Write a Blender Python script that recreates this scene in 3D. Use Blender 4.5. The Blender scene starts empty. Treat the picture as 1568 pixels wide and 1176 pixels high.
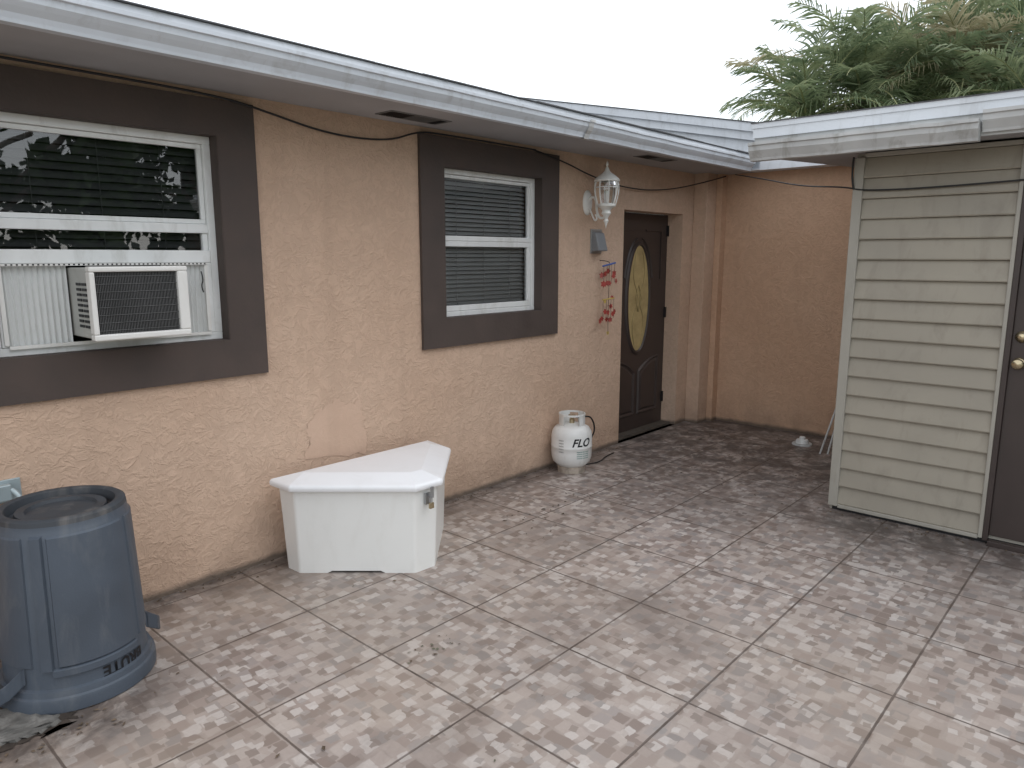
import bpy, math, random
from mathutils import Vector, Matrix, noise
R = random.Random(7)
S = bpy.context.scene
COL = S.collection

# ---------------------------------------------------------------- helpers
class N:
    def __init__(s, name):
        s.m = bpy.data.materials.new(name); s.m.use_nodes = True
        s.t = s.m.node_tree; s.t.nodes.clear()
        s.out = s.n('ShaderNodeOutputMaterial')
    def n(s, typ, **k):
        nd = s.t.nodes.new(typ)
        for a, v in k.items(): setattr(nd, a, v)
        return nd
    def put(s, sock, v):
        if isinstance(v, bpy.types.NodeSocket): s.t.links.new(v, sock)
        elif v is not None:
            if isinstance(v, tuple) and len(v) == 3 and sock.type == 'RGBA': v = v + (1,)
            sock.default_value = v
    def coord(s): return s.n('ShaderNodeTexCoord').outputs['Object']
    def map(s, vec, loc=(0,0,0), scale=(1,1,1), rot=(0,0,0)):
        m = s.n('ShaderNodeMapping'); s.put(m.inputs[0], vec)
        m.inputs['Location'].default_value = loc; m.inputs['Scale'].default_value = scale; m.inputs['Rotation'].default_value = rot
        return m.outputs[0]
    def noise(s, vec, scale, detail=4, dist=0, rough=.5, col=False):
        m = s.n('ShaderNodeTexNoise'); s.put(m.inputs['Vector'], vec)
        m.inputs['Scale'].default_value = scale; m.inputs['Detail'].default_value = detail
        m.inputs['Distortion'].default_value = dist; m.inputs['Roughness'].default_value = rough
        return m.outputs[1 if col else 0]
    def math(s, op, a, b=None, c=None, clamp=False):
        m = s.n('ShaderNodeMath', operation=op); m.use_clamp = clamp
        s.put(m.inputs[0], a)
        if b is not None: s.put(m.inputs[1], b)
        if c is not None: s.put(m.inputs[2], c)
        return m.outputs[0]
    def mr(s, v, a, b, c=0., d=1.):
        m = s.n('ShaderNodeMapRange'); s.put(m.inputs[0], v)
        for i, q in enumerate((a, b, c, d)): s.put(m.inputs[i+1], q)
        return m.outputs[0]
    def ramp(s, v, stops, interp='LINEAR'):
        m = s.n('ShaderNodeValToRGB'); s.put(m.inputs[0], v); r = m.color_ramp; r.interpolation = interp
        while len(r.elements) < len(stops): r.elements.new(.5)
        for e, (p, c) in zip(r.elements, stops): e.position = p; e.color = tuple(c) + (1,)
        return m.outputs[0]
    def mix(s, f, a, b, blend='MIX'):
        m = s.n('ShaderNodeMix', data_type='RGBA', blend_type=blend)
        s.put(m.inputs[0], f); s.put(m.inputs[6], a); s.put(m.inputs[7], b)
        return m.outputs[2]
    def bump(s, h, strength=.5, dist=.01, nrm=None):
        m = s.n('ShaderNodeBump'); s.put(m.inputs['Height'], h)
        m.inputs['Strength'].default_value = strength; m.inputs['Distance'].default_value = dist
        if nrm: s.put(m.inputs['Normal'], nrm)
        return m.outputs[0]
    def bsdf(s, col, rough=.6, metal=0, nrm=None, spec=None, trans=None):
        b = s.n('ShaderNodeBsdfPrincipled')
        s.put(b.inputs['Base Color'], col); s.put(b.inputs['Roughness'], rough); s.put(b.inputs['Metallic'], metal)
        if nrm: s.put(b.inputs['Normal'], nrm)
        if spec is not None: s.put(b.inputs['Specular IOR Level'], spec)
        s.t.links.new(b.outputs[0], s.out.inputs[0]); return b

def simple(name, col, rough=.6, metal=0, var=.12, vs=6, bump=0, bs=60, dirt=None, spec=None):
    m = N(name); c = m.coord()
    nz = m.noise(c, vs, 5, .3)
    f = m.mr(nz, .3, .7)
    lo = tuple(x*(1-var) for x in col); hi = tuple(min(1, x*(1+var*.6)) for x in col)
    cc = m.mix(f, lo, hi)
    if dirt:
        d = m.mr(m.noise(m.map(c, scale=(1,1,.35)), 9, 6, .6, .65), .52, .75, 0, dirt[1])
        cc = m.mix(d, cc, dirt[0])
    nr = m.bump(m.noise(c, bs, 4), bump, .004) if bump else None
    m.bsdf(cc, m.mr(nz, .3, .7, rough*.85, min(1, rough*1.15)), metal, nr, spec)
    return m.m

def empty(name, loc=(0,0,0)):
    e = bpy.data.objects.new(name, None); e.empty_display_size = .2; e.location = loc; COL.objects.link(e); return e
def attach(o, p):
    if p is not None:
        o.parent = p; o.matrix_parent_inverse = Matrix.Translation(-Vector(p.location))
    return o
def mesh(name, vs, fs, mat=None, parent=None, smooth=False, mats=None, mi=None, bevel=0, seg=2):
    me = bpy.data.meshes.new(name); me.from_pydata([tuple(v) for v in vs], [], fs); me.validate(); me.update()
    for m in (mats or [mat]):
        if m: me.materials.append(m)
    if mi and len(mi) == len(me.polygons): me.polygons.foreach_set('material_index', mi)
    if smooth: me.polygons.foreach_set('use_smooth', [True]*len(me.polygons))
    o = bpy.data.objects.new(name, me); COL.objects.link(o); attach(o, parent)
    if bevel:
        b = o.modifiers.new('b', 'BEVEL'); b.width = bevel; b.segments = seg; b.limit_method = 'ANGLE'
    return o
def box(name, x0, x1, y0, y1, z0, z1, mat, parent=None, bevel=0):
    v = [(x0,y0,z0),(x1,y0,z0),(x1,y1,z0),(x0,y1,z0),(x0,y0,z1),(x1,y0,z1),(x1,y1,z1),(x0,y1,z1)]
    f = [(0,3,2,1),(4,5,6,7),(0,1,5,4),(1,2,6,5),(2,3,7,6),(3,0,4,7)]
    return mesh(name, v, f, mat, parent, bevel=bevel)
class MB:
    def __init__(s): s.v=[]; s.f=[]; s.mi=[]
    def box(s, x0,x1,y0,y1,z0,z1, mi=0):
        b=len(s.v)
        s.v += [(x0,y0,z0),(x1,y0,z0),(x1,y1,z0),(x0,y1,z0),(x0,y0,z1),(x1,y0,z1),(x1,y1,z1),(x0,y1,z1)]
        s.f += [tuple(b+i for i in q) for q in [(0,3,2,1),(4,5,6,7),(0,1,5,4),(1,2,6,5),(2,3,7,6),(3,0,4,7)]]
        s.mi += [mi]*6
    def poly(s, pts, mi=0):
        b=len(s.v); s.v += [tuple(p) for p in pts]; s.f.append(tuple(range(b,b+len(pts)))); s.mi.append(mi)
    def obj(s, name, mats, parent=None, smooth=False, bevel=0):
        return mesh(name, s.v, s.f, parent=parent, mats=mats, mi=s.mi, smooth=smooth, bevel=bevel)
def lathe(name, prof, mat, loc, parent=None, seg=48, a0=0, a1=2*math.pi, smooth=True, close=True):
    full = abs(a1-a0-2*math.pi) < 1e-6
    n = seg if full else seg+1
    vs=[]; fs=[]
    for r, z in prof:
        for i in range(n):
            a = a0+(a1-a0)*i/seg
            vs.append((loc[0]+r*math.cos(a), loc[1]+r*math.sin(a), loc[2]+z))
    for j in range(len(prof)-1):
        for i in range(seg):
            k=(i+1)%n
            fs.append((j*n+i, j*n+k, (j+1)*n+k, (j+1)*n+i))
    o = mesh(name, vs, fs, mat, parent, smooth)
    if smooth:
        e = o.modifiers.new('e','EDGE_SPLIT'); e.split_angle = math.radians(38)
    return o
def tube(name, pts, r, mat, parent=None, cyc=False, kind='NURBS', res=3):
    c = bpy.data.curves.new(name, 'CURVE'); c.dimensions='3D'; c.bevel_depth=r; c.bevel_resolution=res
    s = c.splines.new('NURBS' if kind=='NURBS' else 'POLY'); s.points.add(len(pts)-1)
    for p, q in zip(s.points, pts): p.co = (*q, 1)
    if kind=='NURBS': s.order_u = 3; s.use_endpoint_u = not cyc; s.resolution_u = 8
    s.use_cyclic_u = cyc; c.use_fill_caps = True
    c.materials.append(mat)
    tmp = bpy.data.objects.new(name, c); COL.objects.link(tmp)
    dg = bpy.context.evaluated_depsgraph_get()
    me = bpy.data.meshes.new_from_object(tmp.evaluated_get(dg))
    bpy.data.objects.remove(tmp)
    me.polygons.foreach_set('use_smooth', [True]*len(me.polygons))
    o = bpy.data.objects.new(name, me); COL.objects.link(o); return attach(o, parent)
def curved_text(name, txt, size, cx, cy, rad, ang, z, mat, parent, flip=False, slope=0., shear=0.):
    c = bpy.data.curves.new(name, 'FONT'); c.body=txt; c.size=size; c.align_x='CENTER'; c.align_y='CENTER'; c.offset=size*.025; c.shear=shear
    tmp = bpy.data.objects.new(name, c); COL.objects.link(tmp)
    me = bpy.data.meshes.new_from_object(tmp.evaluated_get(bpy.context.evaluated_depsgraph_get()))
    bpy.data.objects.remove(tmp)
    for v in me.vertices:
        x, y = v.co.x, v.co.y
        if flip: x, y = -x, -y
        rr = rad + slope*y
        a = ang + x/rad
        v.co = (cx+rr*math.cos(a), cy+rr*math.sin(a), z+y)
    me.materials.clear(); me.materials.append(mat)
    o = bpy.data.objects.new(name, me); COL.objects.link(o); return attach(o, parent)

# ---------------------------------------------------------------- materials
def stucco(name, base, warm, amount=1.):
    m = N(name); c = m.coord()
    big = m.noise(c, .9, 5, .5); mid = m.noise(c, 5, 6, .5)
    col = m.mix(m.mr(big, .35, .65), base, warm)
    col = m.mix(m.mr(mid, .35, .75, 0, .28), col, tuple(x*.80 for x in base))
    w = m.noise(c, 6, 2, 0, .5, col=True)
    wv = m.n('ShaderNodeVectorMath', operation='MULTIPLY_ADD'); m.put(wv.inputs[0], w); wv.inputs[1].default_value=(.11,.11,.11); m.put(wv.inputs[2], c)
    n1 = m.noise(m.map(wv.outputs[0], scale=(1,1,1.25)), 12, 3, .7, .6)
    ridge = m.mr(m.math('ABSOLUTE', m.math('SUBTRACT', n1, .5)), 0., .05, 1., 0.)
    n2 = m.noise(m.map(wv.outputs[0], loc=(3,1,5)), 21, 3, .9, .6)
    plate = m.mr(n2, .45, .57)
    fine = m.noise(c, 110, 4, 0, .7)
    msk = m.mr(m.noise(c, 2.4, 3), .38, .62, .4, 1)
    h = m.math('ADD', m.math('MULTIPLY', m.math('MULTIPLY', ridge, msk), .50), m.math('MULTIPLY', plate, .45))
    h = m.math('ADD', h, m.math('MULTIPLY', fine, .38))
    col = m.mix(m.mr(h, .15, .75, .18*amount, 0), col, tuple(x*.55 for x in base))
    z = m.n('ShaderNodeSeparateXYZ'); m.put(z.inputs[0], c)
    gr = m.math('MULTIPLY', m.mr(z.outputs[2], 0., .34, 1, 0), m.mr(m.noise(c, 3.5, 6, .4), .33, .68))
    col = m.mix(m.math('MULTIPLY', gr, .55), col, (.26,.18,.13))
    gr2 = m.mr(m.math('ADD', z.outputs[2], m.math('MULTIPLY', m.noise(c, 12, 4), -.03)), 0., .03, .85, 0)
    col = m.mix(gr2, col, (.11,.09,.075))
    streak = m.mr(m.noise(m.map(c, scale=(5,5,.35)), 1.6, 5, .2), .55, .8, 0, .20)
    col = m.mix(streak, col, tuple(x*.6 for x in base))
    m.bsdf(col, .9, 0, m.bump(h, .56*amount, .0085), spec=.2)
    return m.m
M_st  = stucco('stucco_peach', (.605,.425,.312), (.655,.478,.362))
M_st2 = stucco('stucco_orange', (.62,.40,.270), (.65,.435,.302))
M_brown = simple('brown_trim_paint', (.078,.058,.050), .75, var=.2, vs=5, bump=.5, bs=45)
M_white = simple('white_aluminium', (.80,.81,.80), .4, var=.06, dirt=((.35,.33,.28), .4))
M_gut = simple('gutter_paint', (.62,.66,.71), .45, var=.08, vs=3, dirt=((.30,.29,.27), .5))
M_gut2 = simple('aged_gutter_paint', (.54,.545,.54), .6, var=.16, vs=4, dirt=((.20,.18,.15), .7))
M_soff = simple('soffit_paint', (.40,.395,.405), .85, var=.12, vs=2, bump=.4, bs=30)
M_roofw = simple('white_roof_paint', (.70,.73,.77), .6, var=.08, vs=2, dirt=((.35,.35,.34), .4))
M_shing = simple('shingle_grey', (.10,.10,.105), .9, var=.3, vs=20, bump=.6)
M_dark = simple('dark_interior', (.012,.012,.013), .8, var=.1)  # near-black colour stands for the darkness of unlit rooms
M_black = simple('black_rubber', (.015,.015,.016), .5)
M_silver = simple('galvanised_metal', (.42,.43,.44), .4, .8, var=.15)
M_brass = simple('aged_brass', (.55,.46,.30), .28, .9, var=.15)
M_box = simple('fibreglass_white', (.84,.845,.82), .4, var=.04, vs=2, dirt=((.50,.47,.40), .14))
M_lid = simple('lid_gloss_white', (.87,.88,.90), .38, var=.03, vs=2, dirt=((.62,.60,.56), .12))
M_bin = simple('bin_grey_plastic', (.070,.087,.112), .5, var=.18, vs=4, bump=.15, bs=120, dirt=((.16,.17,.18), .45))
M_bin2 = simple('bin_base_plastic', (.045,.052,.062), .6, var=.2, vs=12, dirt=((.22,.20,.18), .5))
M_ink = simple('black_ink', (.01,.01,.012), .5)
M_tank = simple('tank_white_paint', (.74,.74,.72), .38, var=.06, vs=8, dirt=((.28,.24,.20), .5))
M_green = simple('green_ink', (.10,.25,.22), .5)
M_sid = simple('vinyl_siding_tan', (.330,.298,.242), .6, var=.10, vs=2.5, bump=.2, bs=40, dirt=((.19,.165,.135), .45))
M_post = simple('vinyl_corner_post', (.36,.34,.295), .6, var=.08, vs=3, dirt=((.2,.18,.14), .35))
M_bdoor = simple('brown_door_paint', (.050,.036,.032), .42, var=.15, vs=4)
M_lant = simple('lantern_white', (.78,.78,.75), .4, var=.06, dirt=((.4,.36,.3), .4))
M_acw = simple('ac_plastic', (.78,.77,.74), .45, var=.05, dirt=((.4,.35,.28), .25))
M_acc = simple('accordion_plastic', (.70,.71,.70), .5, var=.06)
M_acm = simple('ac_metal_case', (.50,.50,.47), .5, var=.12, dirt=((.25,.20,.15), .5))
M_conc = simple('rough_concrete', (.15,.145,.135), .95, var=.6, vs=16, bump=1, bs=50, dirt=((.04,.034,.03),.9))
M_gold = simple('door_amber_glass', (.47,.365,.175), .2, var=.22, vs=9, bump=.5, bs=50)
M_lead = simple('glass_leading', (.42,.33,.16), .4, .5)
M_blind = simple('blind_slat', (.46,.48,.48), .5, var=.06)
M_blindd = simple('blind_slat_dark', (.065,.07,.072), .5, var=.06)
M_patch = stucco('smooth_patch_plaster', (.608,.425,.315), (.650,.470,.358), .3)

def glassmat(name, tint=.9, base=.06):
    m = N(name)
    fr = m.n('ShaderNodeFresnel'); fr.inputs[0].default_value = 1.5
    fac = m.math('ADD', fr.outputs[0], base, clamp=True)
    g = m.n('ShaderNodeBsdfGlossy'); g.inputs['Roughness'].default_value=.01; g.inputs['Color'].default_value=(1,1,1,1)
    nb = m.bump(m.noise(m.coord(), 2.2, 2), .06, .02); m.put(g.inputs['Normal'], nb)
    t = m.n('ShaderNodeBsdfTransparent'); t.inputs[0].default_value=(tint,tint,tint,1)
    mx = m.n('ShaderNodeMixShader'); m.put(mx.inputs[0], fac)
    m.t.links.new(t.outputs[0], mx.inputs[1]); m.t.links.new(g.outputs[0], mx.inputs[2]); m.t.links.new(mx.outputs[0], m.out.inputs[0])
    return m.m
M_glass = glassmat('window_glass', .88, .06)
M_lglass = glassmat('lantern_glass', .95, .04)

def tile_mat():
    m = N('patio_tile'); P=.555
    c = m.coord()
    u = m.map(c, loc=(-2.80/P, 1.76/P, 0), scale=(1/P, 1/P, 0))
    sx = m.n('ShaderNodeSeparateXYZ'); m.put(sx.inputs[0], u)
    def edge(v):
        fr = m.math('FRACT', v); return m.math('MINIMUM', fr, m.math('SUBTRACT', 1., fr))
    e = m.math('MINIMUM', edge(sx.outputs[0]), edge(sx.outputs[1]))
    en = m.math('ADD', e, m.math('MULTIPLY', m.math('SUBTRACT', m.noise(c, 30, 3), .5), .006))
    grout = m.mr(en, .0055, .0100, 1, 0)
    fl = m.n('ShaderNodeVectorMath', operation='FLOOR'); m.put(fl.inputs[0], u)
    wn = m.n('ShaderNodeTexWhiteNoise', noise_dimensions='2D'); m.put(wn.inputs['Vector'], fl.outputs[0])
    def layer(scale, rnd, rot, off, metric='CHEBYCHEV'):
        w = m.noise(c, 12, 3, 0, .6, col=True)
        wv = m.n('ShaderNodeVectorMath', operation='MULTIPLY_ADD'); m.put(wv.inputs[0], w); wv.inputs[1].default_value=(.055,.055,0); m.put(wv.inputs[2], u)
        q = m.map(wv.outputs[0], loc=off, scale=(scale,scale,1), rot=(0,0,rot))
        v = m.n('ShaderNodeTexVoronoi', voronoi_dimensions='2D', distance=metric); m.put(v.inputs['Vector'], q)
        v.inputs['Scale'].default_value=1; v.inputs['Randomness'].default_value=rnd
        s = m.n('ShaderNodeSeparateColor'); m.put(s.inputs[0], v.outputs['Color'])
        return v.outputs['Distance'], s.outputs[0], s.outputs[1]
    d1, r1, g1 = layer(9.2, .42, .0, (0,0,0))
    d2, r2, g2 = layer(9.8, .70, .14, (3.3,1.7,0))
    d3, r3, g3 = layer(10.6, .85, -.22, (7.3,4.7,0))
    c1 = m.ramp(r1, [(0,(.225,.172,.150)),(.16,(.32,.255,.228)),(.34,(.43,.36,.325)),(.52,(.335,.293,.277)),(.66,(.475,.41,.372)),(.80,(.255,.23,.222)),(.90,(.575,.52,.485))], 'CONSTANT')
    c2 = m.ramp(r2, [(0,(.59,.54,.51)),(.3,(.375,.31,.278)),(.5,(.22,.175,.155)),(.7,(.505,.445,.41)),(.88,(.29,.272,.265))], 'CONSTANT')
    c3 = m.ramp(r3, [(0,(.47,.41,.375)),(.3,(.245,.2,.178)),(.55,(.61,.565,.535)),(.75,(.335,.298,.28))], 'CONSTANT')
    base = m.mix(m.mr(m.noise(c, 14, 4), .35, .65), (.325,.27,.243), (.42,.355,.32))
    col = m.mix(m.mr(d1, .42, .50, .92, .1), base, c1)
    f2 = m.math('MULTIPLY', m.mr(d2, .33, .37, 1, 0), m.math('GREATER_THAN', g2, .48))
    col = m.mix(m.math('MULTIPLY', f2, .85), col, c2)
    f3 = m.math('MULTIPLY', m.mr(d3, .26, .30, 1, 0), m.math('GREATER_THAN', g3, .66))
    col = m.mix(m.math('MULTIPLY', f3, .82), col, c3)
    grain = m.noise(c, 60, 5, .4, .7)
    col = m.mix(m.mr(grain, .3, .7, 0, .45), col, m.mix(.5, col, (.24,.20,.18)))
    tv = m.mr(wn.outputs[0], 0, 1, .90, 1.08)
    hs = m.n('ShaderNodeHueSaturation'); m.put(hs.inputs['Color'], col); m.put(hs.inputs['Value'], tv); hs.inputs['Saturation'].default_value=.93; col = hs.outputs[0]
    xyz = m.n('ShaderNodeSeparateXYZ'); m.put(xyz.inputs[0], c)
    warmf = m.math('MULTIPLY', m.mr(m.noise(c, .9, 5, .6), .38, .66, .1, .5), m.mr(xyz.outputs[0], 1.0, 4.0, 1, .3))
    col = m.mix(warmf, col, (.385,.31,.24))
    col = m.mix(m.mr(m.noise(m.map(c, loc=(7,3,0)), 1.3, 7, .5, .65), .50, .74, 0, .5), col, (.15,.12,.105))
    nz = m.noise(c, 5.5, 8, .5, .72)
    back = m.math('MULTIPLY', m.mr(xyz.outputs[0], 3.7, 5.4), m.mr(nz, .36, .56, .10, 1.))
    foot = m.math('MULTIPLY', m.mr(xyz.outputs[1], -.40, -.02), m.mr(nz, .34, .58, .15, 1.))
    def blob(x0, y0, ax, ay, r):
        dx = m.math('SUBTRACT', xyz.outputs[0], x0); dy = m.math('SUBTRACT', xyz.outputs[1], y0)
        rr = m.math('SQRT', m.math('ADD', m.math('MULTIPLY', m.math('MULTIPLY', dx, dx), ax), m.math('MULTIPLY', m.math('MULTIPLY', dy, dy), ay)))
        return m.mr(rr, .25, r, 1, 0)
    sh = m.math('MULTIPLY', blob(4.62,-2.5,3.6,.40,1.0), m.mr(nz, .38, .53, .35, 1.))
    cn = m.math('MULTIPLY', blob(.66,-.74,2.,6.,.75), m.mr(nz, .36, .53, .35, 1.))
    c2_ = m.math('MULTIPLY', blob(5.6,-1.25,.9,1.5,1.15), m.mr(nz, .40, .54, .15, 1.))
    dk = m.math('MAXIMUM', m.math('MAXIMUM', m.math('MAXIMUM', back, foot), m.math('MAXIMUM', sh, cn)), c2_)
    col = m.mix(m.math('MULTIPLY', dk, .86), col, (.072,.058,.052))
    col = m.mix(m.math('MULTIPLY', grout, m.mr(m.noise(c,6,4),.3,.7,.65,1)), col, (.09,.068,.056))
    rough = m.mr(m.noise(c, 3, 5), .3, .7, .34, .60)
    h = m.math('ADD', m.math('MULTIPLY', grout, -1), m.math('MULTIPLY', grain, .12))
    m.bsdf(col, rough, 0, m.bump(h, .6, .003), spec=.45)
    return m.m
M_tile = tile_mat()

def leafmat(name, stops, scale=1.2, rough=.5, tr=.25):
    m = N(name); c = m.coord()
    col = m.ramp(m.noise(c, scale, 6, .3, .75), stops)
    b = m.bsdf(col, rough)
    t = m.n('ShaderNodeBsdfTranslucent'); m.put(t.inputs[0], col)
    mx = m.n('ShaderNodeMixShader'); mx.inputs[0].default_value = tr
    m.t.links.new(b.outputs[0], mx.inputs[1]); m.t.links.new(t.outputs[0], mx.inputs[2]); m.t.links.new(mx.outputs[0], m.out.inputs[0])
    return m.m
M_palm = leafmat('palm_leaf', [(.28,(.095,.14,.08)),(.46,(.20,.255,.145)),(.66,(.40,.44,.26))], tr=.42)
M_palmd = leafmat('palm_leaf_dry', [(.3,(.36,.31,.19)),(.55,(.54,.49,.33)),(.75,(.60,.58,.38))], tr=.42)
M_rach = simple('palm_rachis', (.48,.48,.27), .6)
M_bark = simple('palm_bark', (.20,.17,.14), .95, var=.4, vs=12, bump=1)
M_leaf = leafmat('tree_leaf', [(.3,(.02,.05,.015)),(.5,(.045,.09,.025)),(.7,(.09,.14,.04))])
M_grass = simple('grass', (.07,.10,.035), .95, var=.4, vs=3, bump=1)
M_debris = simple('dead_leaf', (.13,.095,.065), .8, var=.5, vs=30)
M_debg = simple('weed_leaf', (.135,.135,.09), .8, var=.4, vs=30)
M_red = simple('red_acrylic', (.36,.055,.045), .3, var=.4, vs=40)
M_yel = simple('yellow_acrylic', (.55,.40,.10), .3)
M_blu = simple('blue_acrylic', (.05,.12,.40), .3)

# ---------------------------------------------------------------- ground
mesh('ground', [(-300,-300,-.03),(300,-300,-.03),(300,300,-.03),(-300,300,-.03)], [(0,1,2,3)], M_grass)
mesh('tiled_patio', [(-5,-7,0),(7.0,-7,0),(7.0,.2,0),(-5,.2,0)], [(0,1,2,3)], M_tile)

# ---------------------------------------------------------------- house
house = empty('stucco_house', (1.5, 3, 0))
W1 = (.74, 1.72, 1.22, 2.20); W2 = (3.18, 4.14, 1.235, 2.19); DR = (5.24, 6.23, 0., 2.02)
xs = sorted({-4, 6.72, W1[0], W1[1], W2[0], W2[1], DR[0], DR[1]}); zs = sorted({-.02, 2.46, W1[2], W1[3], W2[2], W2[3], 2.02})
vs=[]; fs=[]; idx={}
def vid(x,y,z):
    k=(round(x,4),round(y,4),round(z,4))
    if k not in idx: idx[k]=len(vs); vs.append(k)
    return idx[k]
def inside(x,z): return any(o[0]<x<o[1] and o[2]-.03<z<o[3] for o in (W1,W2,DR))
for i in range(len(xs)-1):
    for j in range(len(zs)-1):
        a,b,c0,d=xs[i],xs[i+1],zs[j],zs[j+1]
        if not inside((a+b)/2,(c0+d)/2):
            fs.append((vid(a,0,c0),vid(b,0,c0),vid(b,0,d),vid(a,0,d)))
for o in (W1,W2,DR):
    a,b,c0,d=o
    fs.append((vid(a,0,c0),vid(a,0,d),vid(a,.2,d),vid(a,.2,c0))); fs.append((vid(b,0,c0),vid(b,.2,c0),vid(b,.2,d),vid(b,0,d)))
    fs.append((vid(a,0,d),vid(b,0,d),vid(b,.2,d),vid(a,.2,d))); fs.append((vid(a,0,c0),vid(a,.2,c0),vid(b,.2,c0),vid(b,0,c0)))
mesh('front_wall', vs, fs, M_st, house)
mesh('side_wall', [(-4,0,-.02),(-4,8,-.02),(-4,8,2.46),(-4,0,2.46)], [(0,1,2,3)], M_st, house)
mesh('rear_wall', [(-4,8,-.02),(12,8,-.02),(12,8,2.9),(-4,8,2.9)], [(0,1,2,3)], M_st, house)
box('corner_pilaster', 6.42, 6.74, -.14, -.001, -.02, 2.43, M_st, house, .006)
box('corner_conduit_chase', 6.60, 6.72, -.20, -.14, -.02, 2.43, M_st2, house, .006)
box('back_wing_wall', 6.70, 6.9, -8, -.201, -.02, 2.43, M_st2, house)
def rough_poly(pts, amp, y, n=7):
    out=[]
    for i in range(len(pts)):
        a=Vector(pts[i]); b=Vector(pts[(i+1)%len(pts)])
        for q in range(n):
            p=a.lerp(b,q/n); out.append((p.x+R.uniform(-amp,amp),y,p.y+R.uniform(-amp,amp)))
    return out
pp=rough_poly([(2.12,.53),(2.53,.47),(2.515,.72),(2.50,.80),(2.40,.785),(2.33,.83),(2.22,.775),(2.13,.70),(2.15,.62)],.014,-.003)
mesh('wall_patch',pp,[tuple(range(len(pp)))],M_patch,house)

def trim(o, left=True):
    a,b,c0,d=o; t=.195; y0=-.022; g=MB()
    g.box(a-t,b+t,y0,-.0005,d,2.362); g.box(a-t,b+t,y0,-.0005,c0-.185,c0)
    g.box(a-t,a,y0,-.0005,c0,d); g.box(b,b+t,y0,-.0005,c0,d)
    g.box(a,a+.004,y0+.002,.10,c0,d); g.box(b-.004,b,y0+.002,.10,c0,d)
    g.box(a+.004,b-.004,y0+.002,.10,d-.004,d); g.box(a+.004,b-.004,y0+.002,.10,c0,c0+.004)
    return g
trim(W1).obj('window_trim_large', [M_brown], house)
trim(W2).obj('window_trim_small', [M_brown], house)

def blinds(x0,x1,z0,z1,y,mat,name,pitch=.026,cover=1.0):
    g=MB(); z=z0
    while z<z1:
        h=pitch*cover; w1=R.uniform(-.0015,.0015); w2=R.uniform(-.0015,.0015)
        g.poly([(x0,y-.012,z+w1),(x1,y-.012,z+w2),(x1,y-.003,z+h*.5+w2),(x0,y-.003,z+h*.5+w1)]); g.poly([(x0,y-.003,z+h*.5+w1),(x1,y-.003,z+h*.5+w2),(x1,y+.010,z+h),(x0,y+.010,z+h)])
        z+=pitch
    for k in (.2,.5,.8):
        x=x0+(x1-x0)*k; g.box(x-.0015,x+.0015,y-.016,y-.014,z0,z1)
    g.obj(name,[mat],house)
def framebox(g,x0,x1,z0,z1,w,y0,y1):
    g.box(x0,x1,y0,y1,z1-w,z1); g.box(x0,x1,y0,y1,z0,z0+w); g.box(x0,x0+w,y0,y1,z0+w,z1-w); g.box(x1-w,x1,y0,y1,z0+w,z1-w)
a,b,c0,d=W2[0]+.004,W2[1]-.004,W2[2]+.004,W2[3]-.004
g=MB(); framebox(g,a,b,c0,d,.032,.048,.10)
framebox(g,a+.034,b-.034,1.735,d-.034,.022,.066,.092)
framebox(g,a+.034,b-.034,c0+.034,1.732,.036,.054,.085)
g.box(a+.034,b-.034,.050,.085,1.7325,1.765)
g.obj('window_frame_small',[M_white],house,bevel=.003)
mesh('window_glass_small_top',[(a+.05,.078,1.74),(b-.05,.078,1.74),(b-.05,.078,d-.05),(a+.05,.078,d-.05)],[(0,1,2,3)],M_glass,house)
mesh('window_glass_small_bottom',[(a+.06,.070,c0+.06),(b-.06,.070,c0+.06),(b-.06,.070,1.71),(a+.06,.070,1.71)],[(0,1,2,3)],M_glass,house)
blinds(a+.04,b-.04,c0+.04,d-.03,.118,M_blind,'window_blinds_small',.029,.9)
box('window_black_backing_small',a-.1,b+.1,.201,.6,c0-.1,d+.1,M_dark,house)  # solid backing behind the blinds, room darkness painted in its colour
a,b,c0,d=W1[0]+.004,W1[1]-.004,W1[2]+.004,W1[3]-.004
g=MB(); framebox(g,a,b,c0,d,.036,.048,.10)
g.box(a+.036,b-.036,.052,.098,1.742,1.785)
framebox(g,a+.037,b-.037,1.786,d-.037,.022,.066,.092)
g.box(a+.037,a+.062,.06,.09,1.66,1.741); g.box(b-.062,b-.037,.06,.09,1.66,1.741)
g.box(a+.037,b-.037,.044,.085,1.602,1.66)
g.box(a+.037,a+.060,.044,.08,c0+.037,1.601); g.box(b-.060,b-.037,.044,.08,c0+.037,1.601)
g.obj('window_frame_large',[M_white],house,bevel=.003)
mesh('window_glass_large',[(a+.04,.078,1.66),(b-.04,.078,1.66),(b-.04,.078,d-.04),(a+.04,.078,d-.04)],[(0,1,2,3)],M_glass,house)
blinds(a+.04,b-.04,1.60,d-.03,.125,M_blindd,'window_blinds_large',.036,.9)
box('window_black_backing_large',a-.1,b+.1,.201,.6,c0-.1,d+.1,M_dark,house)  # same black backing, stands for the unlit room

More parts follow.
